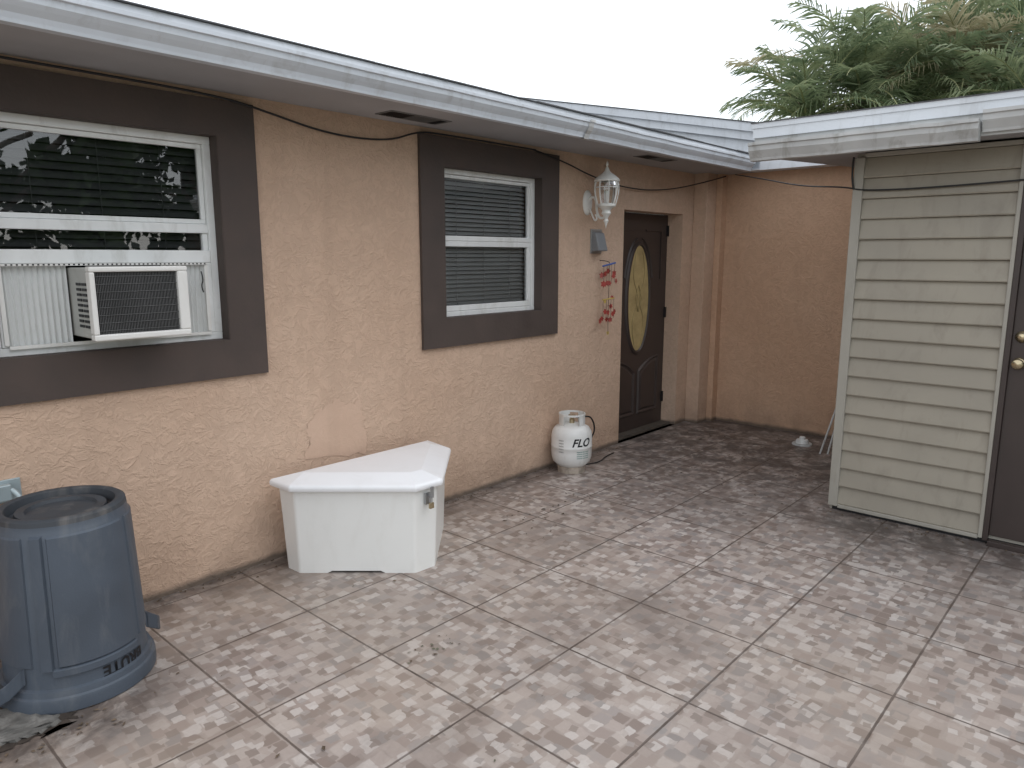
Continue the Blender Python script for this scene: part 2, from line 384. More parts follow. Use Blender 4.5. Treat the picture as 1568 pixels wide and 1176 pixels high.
# ---- door
y=.155
g=MB()
g.box(5.25,6.225,y,.19,.0,2.015)
g.obj('door_slab',[M_bdoor],house)
g=MB(); cx,cz,rx,rz=5.735,1.25,.172,.478
def ring(rx0,rz0,rx1,rz1,ya,yb,n=56):
    for i in range(n):
        t0,t1=2*math.pi*i/n,2*math.pi*(i+1)/n
        P=lambda rx,rz,t,yy:(cx+rx*math.cos(t),yy,cz+rz*math.sin(t))
        g.poly([P(rx0,rz0,t0,ya),P(rx0,rz0,t1,ya),P(rx1,rz1,t1,yb),P(rx1,rz1,t0,yb)])
ring(rx,rz,rx+.012,rz+.012,y-.006,y-.018); ring(rx+.012,rz+.012,rx+.030,rz+.030,y-.018,y-.014); ring(rx+.030,rz+.030,rx+.042,rz+.042,y-.014,y)
def panel(x0,x1,z0,z1,arc=0,side=0):
    n=12
    top=[]
    for i in range(n+1):
        t=i/n; k=t if side>0 else 1-t
        top.append((x0+(x1-x0)*t, z1-arc*k**2))
    pts=[(x0,z0),(x1,z0)]+top[::-1]
    mx=(x0+x1)/2; mz=(z0+z1-arc*.5)/2
    def ins(p,k):
        fx=max(-1,min(1,(p[0]-mx)/((x1-x0)/2))); fz=1 if p[1]>mz else -1
        return (p[0]-k*fx, p[1]-k*fz)
    L=[(pts,y-.001),([ins(p,.012) for p in pts],y-.016),([ins(p,.030) for p in pts],y-.002),([ins(p,.052) for p in pts],y-.013)]
    for (A,ya),(B,yb) in zip(L,L[1:]):
        for i in range(len(A)):
            j=(i+1)%len(A); g.poly([(A[i][0],ya,A[i][1]),(A[j][0],ya,A[j][1]),(B[j][0],yb,B[j][1]),(B[i][0],yb,B[i][1])])
    g.poly([(p[0],L[3][1],p[1]) for p in L[3][0]])
panel(5.36,5.705,.16,.70,.12,1); panel(5.765,6.11,.16,.70,.12,-1)
for s_ in (-1,1):
    for r0,r1,ya,yb in ((.062,.072,y-.001,y-.012),(.072,.084,y-.012,y-.001)):
        for q in range(10):
            t0=math.radians(20+q*6); t1=math.radians(26+q*6)
            P=lambda rr,t,yy:(cx+s_*(rx+rr)*math.cos(t),yy,cz+(rz+rr)*math.sin(t))
            g.poly([P(r0,t0,ya),P(r0,t1,ya),P(r1,t1,yb),P(r1,t0,yb)])
    for xx,za,zb in ((cx+s_*.375,1.42,1.86),):
        g.box(xx-.007,xx+.007,y-.010,y-.001,za,zb)
    g.box(min(cx+s_*.10,cx+s_*.375),max(cx+s_*.10,cx+s_*.375),y-.010,y-.001,1.861,1.875)
g.obj('door_mouldings',[M_bdoor],house)
n=56; mesh('door_oval_glass',[(cx+rx*math.cos(2*math.pi*i/n),y-.005,cz+rz*math.sin(2*math.pi*i/n)) for i in range(n)],[tuple(range(n))],M_gold,house)
for s_ in (-1,1):
    tube('door_leading',[(cx+s_*.05,y-.007,cz-rz*.9),(cx+s_*.13,y-.007,cz-.22),(cx-s_*.02,y-.007,cz),(cx+s_*.13,y-.007,cz+.22),(cx+s_*.05,y-.007,cz+rz*.9)],.0035,M_lead,house)
tube('door_leading_diamond',[(cx,y-.008,cz+.12),(cx+.05,y-.008,cz),(cx,y-.008,cz-.12),(cx-.05,y-.008,cz)],.0035,M_lead,house,cyc=True,kind='POLY')
g=MB()
for z in (.22,1.05,1.82): g.box(6.205,6.228,y-.016,y-.001,z,z+.10)
g.obj('door_hinges',[M_ink],house)
box('door_threshold',5.25,6.22,.05,.154,.0,.022,simple('dark_threshold',(.10,.085,.07),.6,var=.3,vs=10),house)

# ---- eaves, gutter, roof
GX0,GX1=-4.2,6.46
box('soffit',GX0,6.699,-.47,-.0005,2.402,2.42,M_soff,house)
box('fascia',GX0,GX1,-.492,-.4705,2.398,2.515,M_gut,house)
prof=[(-.494,2.388),(-.535,2.388),(-.538,2.400),(-.545,2.418),(-.562,2.436),(-.575,2.452),(-.578,2.474),(-.588,2.478),(-.588,2.492),(-.580,2.494),(-.572,2.486),(-.494,2.485)]
nn=len(prof); vs=[]; fs=[]
GS=40
for k in range(GS+1):
    x=GX0+(GX1-GX0)*k/GS; o1=R.uniform(-.0025,.0025); o2=R.uniform(-.002,.002)
    vs+=[(x,p[0]+(o1 if 0<i<11 else 0),p[1]+(o2 if 0<i<11 else 0)) for i,p in enumerate(prof)]
for k in range(GS):
    fs+=[(k*nn+i,k*nn+(i+1)%nn,(k+1)*nn+(i+1)%nn,(k+1)*nn+i) for i in range(nn)]
fs+=[tuple(range(nn))[::-1],tuple(GS*nn+i for i in range(nn))]
mesh('gutter',vs,fs,M_gut,house)
g=MB()
for x in (-.9,3.93): 
    v=[(p[0]-.005,p[1]-(.005 if p[1]<2.45 else -.004)) for p in prof[:10]]
    for (p,q) in zip(v,v[1:]): g.poly([(x,p[0],p[1]),(x+.055,p[0],p[1]),(x+.055,q[0],q[1]),(x,q[0],q[1])])
g.obj('gutter_seams',[M_gut2],house)
sl=.16
mesh('roof_edge_flashing',[(GX0,-.562,2.494),(6.5,-.562,2.494),(6.5,-.556,2.526),(GX0,-.556,2.526),(6.5,-.50,2.494),(GX0,-.50,2.494)],[(0,1,2,3),(0,5,4,1)],M_roofw,house)
mesh('main_roof',[(GX0,-.565,2.527),(6.58,-.565,2.527),(6.58,4,2.527+sl*4.565),(GX0,4,2.527+sl*4.565),(6.58,8.5,2.527),(GX0,8.5,2.527)],[(0,1,2,3),(3,2,4,5)],M_shing,house)
g=MB(); x=GX0
while x<6.4:
    w=R.uniform(.28,.33); zt=R.uniform(.002,.007)
    g.box(x,x+w-.004,-.568-R.uniform(0,.006),-.45,2.5275,2.529+zt); x+=w
g.obj('shingle_edge',[M_shing],house)
def vent(x0,x1,y0,y1,name):
    g=MB(); z=2.4015
    g.box(x0,x1,y0,y0+.012,z-.004,z); g.box(x0,x1,y1-.012,y1,z-.004,z); g.box(x0,x0+.012,y0+.012,y1-.012,z-.004,z); g.box(x1-.012,x1,y0+.012,y1-.012,z-.004,z)
    g.box(x0+.012,x1-.012,y0+.012,y1-.012,z-.0015,z-.0005,1)
    k=x0+.02
    while k<x1-.02: g.box(k,k+.005,y0+.012,y1-.012,z-.004,z-.002,0 if int((k-x0)/.18)%2 else 1); k+=.016
    g.obj(name,[simple('vent_grey',(.2,.2,.2),.6),M_ink],house)
vent(2.58,3.02,-.27,-.12,'soffit_vent'); vent(4.98,5.42,-.38,-.24,'soffit_vent_far')
def rk(yy): return 2.84+.213*(yy+.42)
g=MB()
Y0,Y1=-1.9,3.6
def band(x,ya,yb,dt,db,mi=0,th=.03):
    A=[(x,ya,rk(ya)+dt),(x,yb,rk(yb)+dt),(x,yb,rk(yb)+db),(x,ya,rk(ya)+db)]
    B=[(x+th,p[1],p[2]) for p in A]
    g.poly(A,mi); g.poly(B[::-1],mi)
    for i in range(4):
        j=(i+1)%4; g.poly([A[i],B[i],B[j],A[j]],mi)
band(6.56,Y0,Y1,0,-.075); band(6.59,Y0,Y1,-.0751,-.15,0,.02)
band(6.55,Y0,Y1,.010,.001,1,.30)
g.obj('wing_rake_board',[M_roofw,M_shing],house)
mesh('wing_gable_wall',[(6.63,Y0,2.42),(6.63,Y1,2.42),(6.63,Y1,rk(Y1)-.05),(6.63,Y0,rk(Y0)-.0)],[(0,1,2,3)],M_roofw,house)
mesh('wing_roof',[(6.6,-8,rk(Y0)+.0),(6.6,Y0,rk(Y0)+.0),(6.6,Y1,rk(Y1)),(12,Y1,rk(Y1)),(12,Y0,rk(Y0)),(12,-8,rk(Y0))],[(1,2,3,4),(0,1,4,5)],M_shing,house)
box('wing_soffit',6.52,6.6995,-8,-.4705,2.402,2.4195,M_roofw,house)
box('wing_fascia',6.50,6.5195,-8,-.60,2.398,2.50,M_roofw,house)

# ---------------------------------------------------------------- shed
shed = empty('siding_shed', (5.4,-3.5,0))
SX=4.78; YL=-1.965; YR=-2.805
g=MB(); n=18; z0=.045; hh=(2.215-z0)/n; ya,yb=YR,YL-.055
for i in range(n):
    a=z0+i*hh; b=a+hh; w1=R.uniform(-.002,.002); w2=R.uniform(-.002,.002)
    pr=[(SX-.024,a),(SX-.027,a+.007),(SX-.006,b-.004),(SX-.001,b)]
    g.poly([(SX,ya,a),(SX,yb,a),(pr[0][0]+w2,yb,pr[0][1]),(pr[0][0]+w1,ya,pr[0][1])])
    for q_,(p,q) in enumerate(zip(pr,pr[1:])):
        o0=(w1,w2) if q_<2 else (0,0); o1=(w1,w2) if q_<1 else (0,0)
        g.poly([(p[0]+o0[0],ya,p[1]),(p[0]+o0[1],yb,p[1]),(q[0]+o1[1],yb,q[1]),(q[0]+o1[0],ya,q[1])])
g.obj('siding_panel',[M_sid],shed)
g=MB(); g.box(SX-.034,SX+.06,YL-.057,YL,.03,2.215); g.box(SX-.028,SX-.001,YR+.0,YL-.057,.02,.0445); g.box(SX-.030,SX-.001,YR-.0,YL-.057,2.2152,2.24)
g.box(SX-.034,SX+.0,YR-.022,YR-.0005,.03,2.24)
g.obj('siding_corner_trim',[M_post],shed,bevel=.004)
box('shed_core',SX+.001,6.65,-6,YL-.004,.0,2.24,M_post,shed)
box('shed_plinth',SX-.004,SX+.0008,YR-.9,YL-.02,.0,.03,M_ink,shed)
g=MB(); g.box(SX-.012,SX-.001,YR-.95,YR-.05,.05,2.14); g.box(SX-.034,SX-.001,YR-.05,YR-.0225,.02,2.19); g.box(SX-.034,SX-.001,YR-1.0,YR-.05,2.14,2.19); g.box(SX-.034,SX-.001,YR-1.0,YR-.95,.02,2.14)
g.box(SX-.06,SX-.013,YR-.95,YR-.0525,.0,.03)
g.obj('shed_door',[M_bdoor],shed,bevel=.003)
def knob(z,kind):
    prof=[(0,0),(.030,0),(.032,.006),(.024,.012)]+([(.012,.018),(.012,.03),(.026,.042),(.030,.054),(.024,.066),(0,.070)] if kind else [(.018,.022),(.010,.026),(0,.027)])
    vs=[];fs=[];n=24
    for r,h in prof:
        for i in range(n):
            t=2*math.pi*i/n; vs.append((SX-.012-h,YR-.095+r*math.cos(t),z+r*math.sin(t)))
    for j in range(len(prof)-1):
        for i in range(n): fs.append((j*n+i,j*n+(i+1)%n,(j+1)*n+(i+1)%n,(j+1)*n+i))
    mesh('door_knob' if kind else 'deadbolt',vs,fs,M_brass,shed,True)
knob(1.055,1); knob(1.20,0)
EX=4.45; YE=-1.46; su=.055
def sz(x,z): return z+su*(x-EX)
def slab(name,x0,x1,y0,y1,zb,zt,mat):
    v=[(x0,y0,sz(x0,zb)),(x1,y0,sz(x1,zb)),(x1,y1,sz(x1,zb)),(x0,y1,sz(x0,zb)),(x0,y0,sz(x0,zt)),(x1,y0,sz(x1,zt)),(x1,y1,sz(x1,zt)),(x0,y1,sz(x0,zt))]
    mesh(name,v,[(0,3,2,1),(4,5,6,7),(0,1,5,4),(1,2,6,5),(2,3,7,6),(3,0,4,7)],mat,shed)
slab('shed_soffit',EX+.02,6.40,-6,YE-.01,2.235,2.25,M_soff)
slab('shed_roof_deck',EX+.02,6.40,-6,YE-.01,2.2505,2.40,M_gut2)
slab('shed_roof_sheet',EX-.02,6.40,-6,YE+.015,2.402,2.432,M_roofw)
slab('shed_roof_shingle',EX-.026,6.38,-6,YE+.02,2.4325,2.438,M_shing)
box('shed_fascia',EX,EX+.019,-6,YE,2.235,2.401,M_gut2,shed)
box('shed_fascia_flashing',EX-.014,EX-.0005,-6,YE+.006,2.345,2.401,M_roofw,shed)
gp=[(EX-.001,2.206),(EX-.050,2.206),(EX-.055,2.22),(EX-.07,2.243),(EX-.083,2.262),(EX-.085,2.288),(EX-.096,2.293),(EX-.096,2.310),(EX-.085,2.310),(EX-.001,2.302)]
nn=len(gp)
def run(name,ya,yb,f,k_=14):
    vs=[];fs=[]
    for k in range(k_+1):
        yy=ya+(yb-ya)*k/k_; o=R.uniform(-.004,.004)
        vs+=[(f(i,p)[0]+(o if 0<i<9 else 0),yy,f(i,p)[1]+(o*.7 if 0<i<9 else 0)) for i,p in enumerate(gp)]
    for k in range(k_): fs+=[(k*nn+i,k*nn+(i+1)%nn,(k+1)*nn+(i+1)%nn,(k+1)*nn+i) for i in range(nn)]
    fs+=[tuple(range(nn)),tuple(k_*nn+i for i in range(nn))[::-1]]
    mesh(name,vs,fs,M_gut2,shed)
run('shed_gutter',-2.66,YE,lambda i,p:p)
run('shed_gutter_far',-6,-2.67,lambda i,p:(p[0]+.03 if i not in (0,9) else p[0],p[1]+.045))

# ---------------------------------------------------------------- cables
cb = empty('wall_cable', (3.5,-.05,2.3))
tube('cable_a',[(.3,-.03,2.385),(1.2,-.03,2.385),(1.75,-.03,2.375),(1.95,-.028,2.345),(2.35,-.02,2.275),(2.75,-.02,2.285),(2.95,-.03,2.36),(3.1,-.03,2.375),(4.05,-.03,2.372)],.0055,M_black,cb)
tube('cable_b',[(4.02,-.03,2.372),(4.35,-.03,2.33),(4.72,-.04,2.24),(5.2,-.04,2.185),(5.75,-.04,2.20),(6.3,-.10,2.29),(6.62,-.22,2.38)],.0055,M_black,cb)
tube('cable_c',[(6.55,-.35,2.38),(6.1,-.8,2.28),(5.4,-1.4,2.13),(4.76,-1.93,2.05),(4.74,-2.02,2.02),(4.74,-2.4,2.015),(4.74,-2.83,2.03)],.0050,M_black,cb)
tube('cable_d',[(4.74,-1.96,2.22),(4.732,-1.955,2.10),(4.736,-1.975,2.03)],.006,M_black,cb)

# ---------------------------------------------------------------- window air conditioner
ac = empty('window_air_conditioner', (1.24,-.1,1.43))
x0,x1,z0,z1=1.045,1.445,1.285,1.59
g=MB(); g.box(x0+.008,x1-.008,-.185,.09,z0+.006,z1-.006)
g.obj('case',[M_acm],ac,bevel=.006)
g=MB()
g.box(x0,x1,-.215,-.17,z1-.022,z1); g.box(x0,x1,-.215,-.17,z0,z0+.026); g.box(x0,x0+.022,-.215,-.17,z0+.026,z1-.022); g.box(x1-.045,x1,-.215,-.17,z0+.026,z1-.022)
g.obj('bezel',[M_acw],ac,bevel=.006)
g=MB(); g.box(x0+.022,x1-.045,-.190,-.186,z0+.026,z1-.022,0)
x=x0+.024
while x<x1-.05: g.box(x,x+.0022,-.200,-.1905,z0+.026,z1-.022,1); x+=.0062
for k in range(8): 
    zz=z0+.04+k*.032; g.box(x0+.022,x1-.045,-.203,-.2005,zz,zz+.002,1)
g.obj('condenser_grille',[M_ink,simple('fin_grey',(.15,.15,.15),.5,.5)],ac)
g=MB()
for c_ in range(2):
    for k in range(9): g.box(x0+.004,x0+.0075,-.15+c_*.065,-.10+c_*.065,z0+.05+k*.022,z0+.061+k*.022)
g.obj('side_louvres',[M_ink],ac)
g=MB()
def pleat(xa,xb):
    x=xa; s=0; st=.0115
    while x<xb-.001:
        xe=min(x+st,xb); ya_=.052 if s%2 else .066; yb_=.066 if s%2 else .052
        g.poly([(x,ya_,1.262),(xe,yb_,1.262),(xe,yb_,1.5975),(x,ya_,1.5975)]); x=xe; s+=1
pleat(.805,1.044); pleat(1.446,1.655)
g.obj('accordion_panels',[M_acc],ac)
g=MB(); g.box(.805,1.655,.030,.0435,1.592,1.6015); g.box(.805,1.655,.034,.0475,1.252,1.266); g.box(.79,.806,.036,.05,1.27,1.59,0); g.box(1.640,1.656,.036,.05,1.27,1.59,0)
k=.82
while k<1.65: g.box(k,k+.007,.0285,.0297,1.594,1.600,1); k+=.019
g.obj('mounting_rails',[M_acw,M_ink],ac)
tube('latch_wire',[(1.625,.03,1.46),(1.61,.02,1.49),(1.625,.02,1.52),(1.62,.03,1.56)],.003,M_ink,ac)

# ---------------------------------------------------------------- dock box
db = empty('triangular_storage_box', (2.36,-.4,0))
base=[(1.87,-.13),(1.875,-.265),(2.29,-.725),(2.435,-.735),(2.87,-.33),(2.90,-.13)]
ctr=Vector((2.37,-.38))
def off(pts,d):
    out=[]; n=len(pts)
    for i in range(n):
        p0,p1,p2=Vector(pts[i-1]),Vector(pts[i]),Vector(pts[(i+1)%n])
        e1=(p1-p0).normalized(); e2=(p2-p1).normalized()
        n1=Vector((e1.y,-e1.x)); n2=Vector((e2.y,-e2.x))
        if n1.dot(p1-ctr)<0: n1=-n1
        if n2.dot(p1-ctr)<0: n2=-n2
        m_=(n1+n2).normalized(); k=d/max(.5,m_.dot(n1)); out.append(tuple(p1+m_*k))
    return out
bot=off(base,-.018); top=base
vs=[];fs=[]
n=6
vs+=[(p[0],p[1],.0) for p in bot]; vs+=[(p[0],p[1],.47) for p in top]
for i in range(n):
    j=(i+1)%n
    if i==1:
        A=Vector((*bot[1],0)); B=Vector((*bot[2],0)); q=[A.lerp(B,k) for k in (.24,.28,.70,.74)]
        b=len(vs); vs+=[tuple(q[0]),(q[1].x,q[1].y,.012),(q[2].x,q[2].y,.012),tuple(q[3])]
        fs.append((1,b,b+1,b+2,b+3,2,8,7))
    else: fs.append((i,j,n+j,n+i))
fs.append(tuple(range(6,12)))
mesh('body',vs,fs,M_box,db,bevel=.010,seg=3)
L=[(off(base,.012),.452),(off(base,.030),.455),(off(base,.034),.478),(off(base,.026),.490),(off(base,-.065),.520),(off(base,-.085),.526)]
vs=[];fs=[]
for k,(pp,z) in enumerate(L):
    vs+=[(p[0],p[1],z) for p in pp]
    if k:
        for i in range(n):
            j=(i+1)%n; fs.append(((k-1)*n+i,(k-1)*n+j,k*n+j,k*n+i))
fs.append(tuple((len(L)-1)*n+i for i in range(n))); fs.append(tuple(range(n))[::-1])
mesh('lid',vs,fs,M_lid,db,bevel=.007,seg=3)
cxx,cyy=2.362,-.738
g=MB(); g.box(cxx-.018,cxx+.018,cyy-.010,cyy+.004,.37,.43,0); g.box(cxx-.010,cxx+.010,cyy-.043,cyy-.036,.41,.470,0); g.box(cxx-.005,cxx+.005,cyy-.046,cyy-.012,.415,.427,0)
g.obj('latch_plate',[M_silver],db,bevel=.002)
tube('padlock_shackle',[(cxx-.008,cyy-.028,.412),(cxx-.008,cyy-.03,.39),(cxx+.0,cyy-.03,.38),(cxx+.008,cyy-.03,.39),(cxx+.008,cyy-.028,.412)],.003,M_silver,db)
g=MB(); g.box(cxx-.014,cxx+.014,cyy-.040,cyy-.024,.352,.384); g.obj('padlock',[M_brass],db,bevel=.004)

# ---------------------------------------------------------------- upturned bin
CX,CY=.80,-.43
bn = empty('upturned_trash_can', (CX,CY,0)); loc=(CX,CY,0)
pf=[(0,.682),(.115,.682),(.120,.694),(.150,.694),(.155,.672),(.176,.672),(.182,.708),(.190,.713),(.206,.713),(.216,.706),(.219,.690),(.220,.665),(.224,.660),(.244,.10),(.246,.085),(.258,.08),(.262,.06),(.270,.055),(.273,.045),(.273,.004),(.266,0),(.260,.0)]
lathe('bin_shell',pf[10:],M_bin,loc,bn,72)
lathe('bin_base',pf[:11],M_bin2,loc,bn,72)
camang=math.atan2(-3.46-CY,-CX)
def rad(z): return .224+(.660-z)/(.560)*.020
def raised(name,a0,a1,za,zb,t):
    nn_=24
    zsr=[za+(zb-za)*k/6 for k in range(7)]
    vs=[];fs=[]
    for z in zsr:
        for i in range(nn_+1):
            a=a0+(a1-a0)*i/nn_; r=rad(z)+t; vs.append((CX+r*math.cos(a),CY+r*math.sin(a),z))
    w=nn_+1
    for j in range(6):
        for i in range(nn_): fs.append((j*w+i,j*w+i+1,(j+1)*w+i+1,(j+1)*w+i))
    loop=[i for i in range(w)]+[j*w+nn_ for j in range(1,7)]+[6*w+i for i in range(nn_-1,-1,-1)]+[j*w for j in range(5,0,-1)]
    b=len(vs)
    da=.022
    for k in loop:
        i=k%w; j=k//w; a=a0+(a1-a0)*i/nn_; z=zsr[j]
        if i==0: a-=da
        if i==nn_: a+=da
        if j==0: z-=.007
        if j==6: z+=.007
        r=rad(z)-.002; vs.append((CX+r*math.cos(a),CY+r*math.sin(a),z))
    m_=len(loop)
    for q in range(m_): fs.append((loop[q],b+q,b+(q+1)%m_,loop[(q+1)%m_]))
    o=mesh(name,vs,fs,M_bin,bn,True); e=o.modifiers.new('e','EDGE_SPLIT'); e.split_angle=.6
D=math.radians
raised('side_panel_front',camang-D(14),camang+D(52),.17,.650,.008)
raised('side_panel_rib',camang-D(27),camang-D(19),.16,.655,.013)
raised('side_panel_foot',camang-D(19),camang+D(52),.135,.158,.012)
raised('side_panel_left',camang-D(100),camang-D(36),.17,.650,.006)
raised('side_panel_right',camang+D(60),camang+D(120),.17,.650,.006)
curved_text('bin_label','BRUTE',.060,CX,CY,.2475,camang+D(38),.104,M_ink,bn,flip=True)
def handle(ang):
    u=Vector((math.cos(ang),math.sin(ang),0)); t=Vector((-math.sin(ang),math.cos(ang),0)); c=Vector((CX,CY,0))
    vs=[];fs=[]
    pathp=[(-.085,.235,.16),(-.075,.285,.125),(-.045,.315,.10),(.045,.315,.10),(.075,.285,.125),(.085,.235,.16)]
    for s_,r,z in pathp:
        for dz,dr in ((-.032,0),(-.032,.012),(.030,.012),(.030,0)):
            p=c+t*s_+u*(r+dr); vs.append((p.x,p.y,z+dz-.02))
    for k in range(len(pathp)-1):
        for i in range(4): fs.append((k*4+i,k*4+(i+1)%4,(k+1)*4+(i+1)%4,(k+1)*4+i))
    mesh('handle',vs,fs,M_bin,bn,bevel=.004)
handle(camang-D(62)); handle(camang+D(118))
for k in range(4):
    a=camang+D(20)+k*D(90)
    lathe('base_grip_slot',[(.157,.676),(.175,.676)],M_ink,loc,bn,10,a-D(18),a+D(18))

# ---------------------------------------------------------------- propane tank
TX,TY=4.31,-.19
pt = empty('propane_tank',(TX,TY,0)); loc=(TX,TY,0)
lathe('foot_ring',[(.098,.0),(.104,0),(.108,.05),(.100,.06)],simple('rusty_foot',(.42,.36,.30),.7,var=.35,vs=20),loc,pt,40)
body=[(0,.035),(.06,.04),(.11,.055),(.142,.085),(.154,.125),(.1555,.16),(.1555,.2),(.157,.202),(.157,.212),(.1555,.214),(.1555,.285),(.150,.318),(.130,.350),(.095,.368),(.05,.378),(0,.38)]
lathe('tank_body',body,M_tank,loc,pt,56)
ca=math.atan2(-3.46-TY,-TX)
for a0,a1 in ((ca+D(35),ca+D(150)),(ca+D(190),ca+D(322))):
    lathe('valve_collar',[(.098,.362),(.101,.39),(.098,.452),(.094,.454),(.094,.37)],M_tank,loc,pt,20,a0,a1)
lathe('collar_rim',[(.094,.442),(.102,.442),(.102,.456),(.094,.456),(.094,.442)],M_tank,loc,pt,40)
lathe('valve',[(.02,.375),(.02,.41),(.012,.415),(.012,.43),(.028,.432),(.028,.442),(0,.443)],M_brass,loc,pt,20)
curved_text('tank_lettering','FLO',.085,TX,TY,.1572,ca+D(28),.252,M_ink,pt,shear=.3)
for k in range(5): curved_text('tank_small_print','||| ||| |||| ||',.010,TX,TY,.1572,ca-D(30),.27-k*.022,M_ink,pt)
for k in range(4): curved_text('tank_warning_label','mmmm mm mmm',.014,TX,TY,.1572,ca+D(34),.185-k*.016,M_green,pt)
tube('gas_hose',[(TX+.02,TY-.02,.42),(TX+.09,TY-.08,.43),(TX+.16,TY-.07,.40),(TX+.23,TY-.05,.32),(TX+.26,TY-.02,.24),(TX+.24,TY+.02,.17)],.0065,M_black,pt)
tube('gas_hose_floor',[(TX+.10,TY+.05,.008),(TX+.22,TY-.02,.008),(TX+.34,TY-.04,.008),(TX+.48,TY+.02,.008),(TX+.62,TY+.03,.008)],.005,M_black,pt)

# ---------------------------------------------------------------- wall lantern
LX,LY=4.69,-.20
ln = empty('wall_lantern',(LX,-.1,2.1)); loc=(LX,LY,0)
lathe('lantern_cap',[(0,2.345),(.005,2.335),(.012,2.315),(.005,2.30),(.012,2.292),(.02,2.27),(.034,2.255),(.060,2.238),(.088,2.215),(.098,2.200),(.096,2.192),(.07,2.19)],M_lant,loc,ln,24)
lathe('lantern_glass',[(.082,2.19),(.090,2.15),(.085,2.09),(.066,2.02)],M_lglass,loc,ln,24)
lathe('lantern_base',[(.062,2.03),(.072,2.022),(.070,2.008),(.045,1.995),(.03,1.975),(.038,1.955),(.024,1.94),(.012,1.915),(.02,1.90),(.012,1.885),(.004,1.86),(0,1.84)],M_lant,loc,ln,24)
lathe('lantern_bulb',[(0,2.13),(.012,2.12),(.015,2.09),(.010,2.06),(.014,2.01)],M_lant,loc,ln,12)
for k in range(8):
    a=2*math.pi*k/8; tube('cage_rib',[(LX+r*math.cos(a),LY+r*math.sin(a),z) for r,z in ((.086,2.197),(.095,2.15),(.089,2.09),(.068,2.018))],.0045,M_lant,ln)
lathe('cage_ring',[(.093,2.142),(.098,2.145),(.093,2.150)],M_lant,loc,ln,24)
tube('arm_scroll',[(LX+.02,-.02,2.06),(LX+.02,-.06,2.10),(LX+.01,-.10,2.05),(LX,-.11,1.97),(LX,-.14,1.92),(LX,-.19,1.925),(LX,-.2,1.95)],.010,M_lant,ln)
tube('arm_curl',[(LX+.02,-.03,2.0),(LX+.01,-.07,1.93),(LX,-.10,1.90),(LX,-.12,1.93),(LX,-.10,1.95)],.007,M_lant,ln)
vs=[];fs=[];n=24
for r,h in ((1,0),(1,.012),(.7,.022),(0,.024)):
    for i in range(n): t=2*math.pi*i/n; vs.append((LX+.02+.055*r*math.cos(t),-.001-h,2.045+.095*r*math.sin(t)))
for j in range(3):
    for i in range(n): fs.append((j*n+i,j*n+(i+1)%n,(j+1)*n+(i+1)%n,(j+1)*n+i))
mesh('wall_plate',vs,fs,M_lant,ln,True)

# ---------------------------------------------------------------- outlet cover, wind chime, wall box
oc = empty('outdoor_outlet_cover',(4.83,-.04,1.75))
M_oc=simple('outlet_grey',(.20,.21,.225),.45,var=.1)
mesh('cover',[(4.77,-.001,1.67),(4.90,-.001,1.67),(4.90,-.001,1.83),(4.77,-.001,1.83),(4.775,-.085,1.675),(4.895,-.085,1.675),(4.895,-.045,1.815),(4.775,-.045,1.815)],[(0,1,5,4),(1,2,6,5),(2,3,7,6),(3,0,4,7),(4,5,6,7)],M_oc,oc,bevel=.008)
box('back_plate',4.762,4.908,-.012,-.0005,1.655,1.845,M_silver,oc,.003)
wc = empty('wind_chime',(4.93,-.07,1.3))
X=4.93;Y=-.075
tube('hook_rod',[(X-.03,-.002,1.60),(X-.03,-.06,1.60),(X,Y,1.585)],.003,M_ink,wc)
tube('main_string',[(X,Y,1.59),(X,Y,1.00)],.0018,M_black,wc,kind='POLY')
mesh('top_bar',[(X-.09,Y-.004,1.56),(X+.09,Y-.004,1.585),(X+.09,Y+.004,1.575),(X-.09,Y+.004,1.55)],[(0,1,2,3)],M_yel,wc)
tube('bar',[(X-.09,Y,1.555),(X+.085,Y,1.58)],.007,M_blu,wc,kind='POLY')
tube('bar_lower',[(X-.08,Y,1.285),(X+.08,Y,1.295)],.006,M_yel,wc,kind='POLY')
g=MB()
def leafp(px,py,pz,s,rot,mi):
    sh=[(0,1),(.35,.55),(.9,.6),(.6,.1),(.75,-.5),(.2,-.45),(0,-1),(-.2,-.45),(-.75,-.5),(-.6,.1),(-.9,.6),(-.35,.55)]
    t=R.uniform(-.9,.1); pts=[]
    for a,b in sh:
        xx=(a*math.cos(rot)-b*math.sin(rot))*s*.85; zz=(a*math.sin(rot)+b*math.cos(rot))*s
        pts.append((px+xx*math.cos(t),py+xx*math.sin(t),pz+zz))
    c=(px,py,pz); k=len(pts)
    for i in range(k): g.poly([c,pts[i],pts[(i+1)%k]],mi)
for zc in (1.46,1.16):
    for dx,dz in ((-.085,.02),(-.05,-.03),(-.02,.03),(.01,-.05),(.04,.01),(.085,.03),(.07,-.04),(-.07,-.06),(.03,.06)):
        leafp(X+dx+R.uniform(-.01,.01),Y+R.uniform(-.03,.03),zc+dz+R.uniform(-.015,.015),R.uniform(.025,.034),R.uniform(-.6,.6),0)
leafp(X,Y,1.01,.022,0,1); leafp(X-.05,Y,1.27,.02,.3,1); leafp(X+.05,Y,1.30,.02,.3,0)
g.obj('hanging_leaves',[M_red,M_yel],wc)
for dx in (-.075,-.03,.035,.075):
    tube('string',[(X+dx,Y,1.57),(X+dx,Y,1.42)],.0013,M_black,wc,kind='POLY'); tube('string',[(X+dx,Y,1.29),(X+dx,Y,1.13)],.0013,M_black,wc,kind='POLY')
jb = empty('wall_junction_box',(.72,-.03,.68))
M_jb=simple('pale_blue_metal',(.38,.45,.47),.4,.3,var=.15)
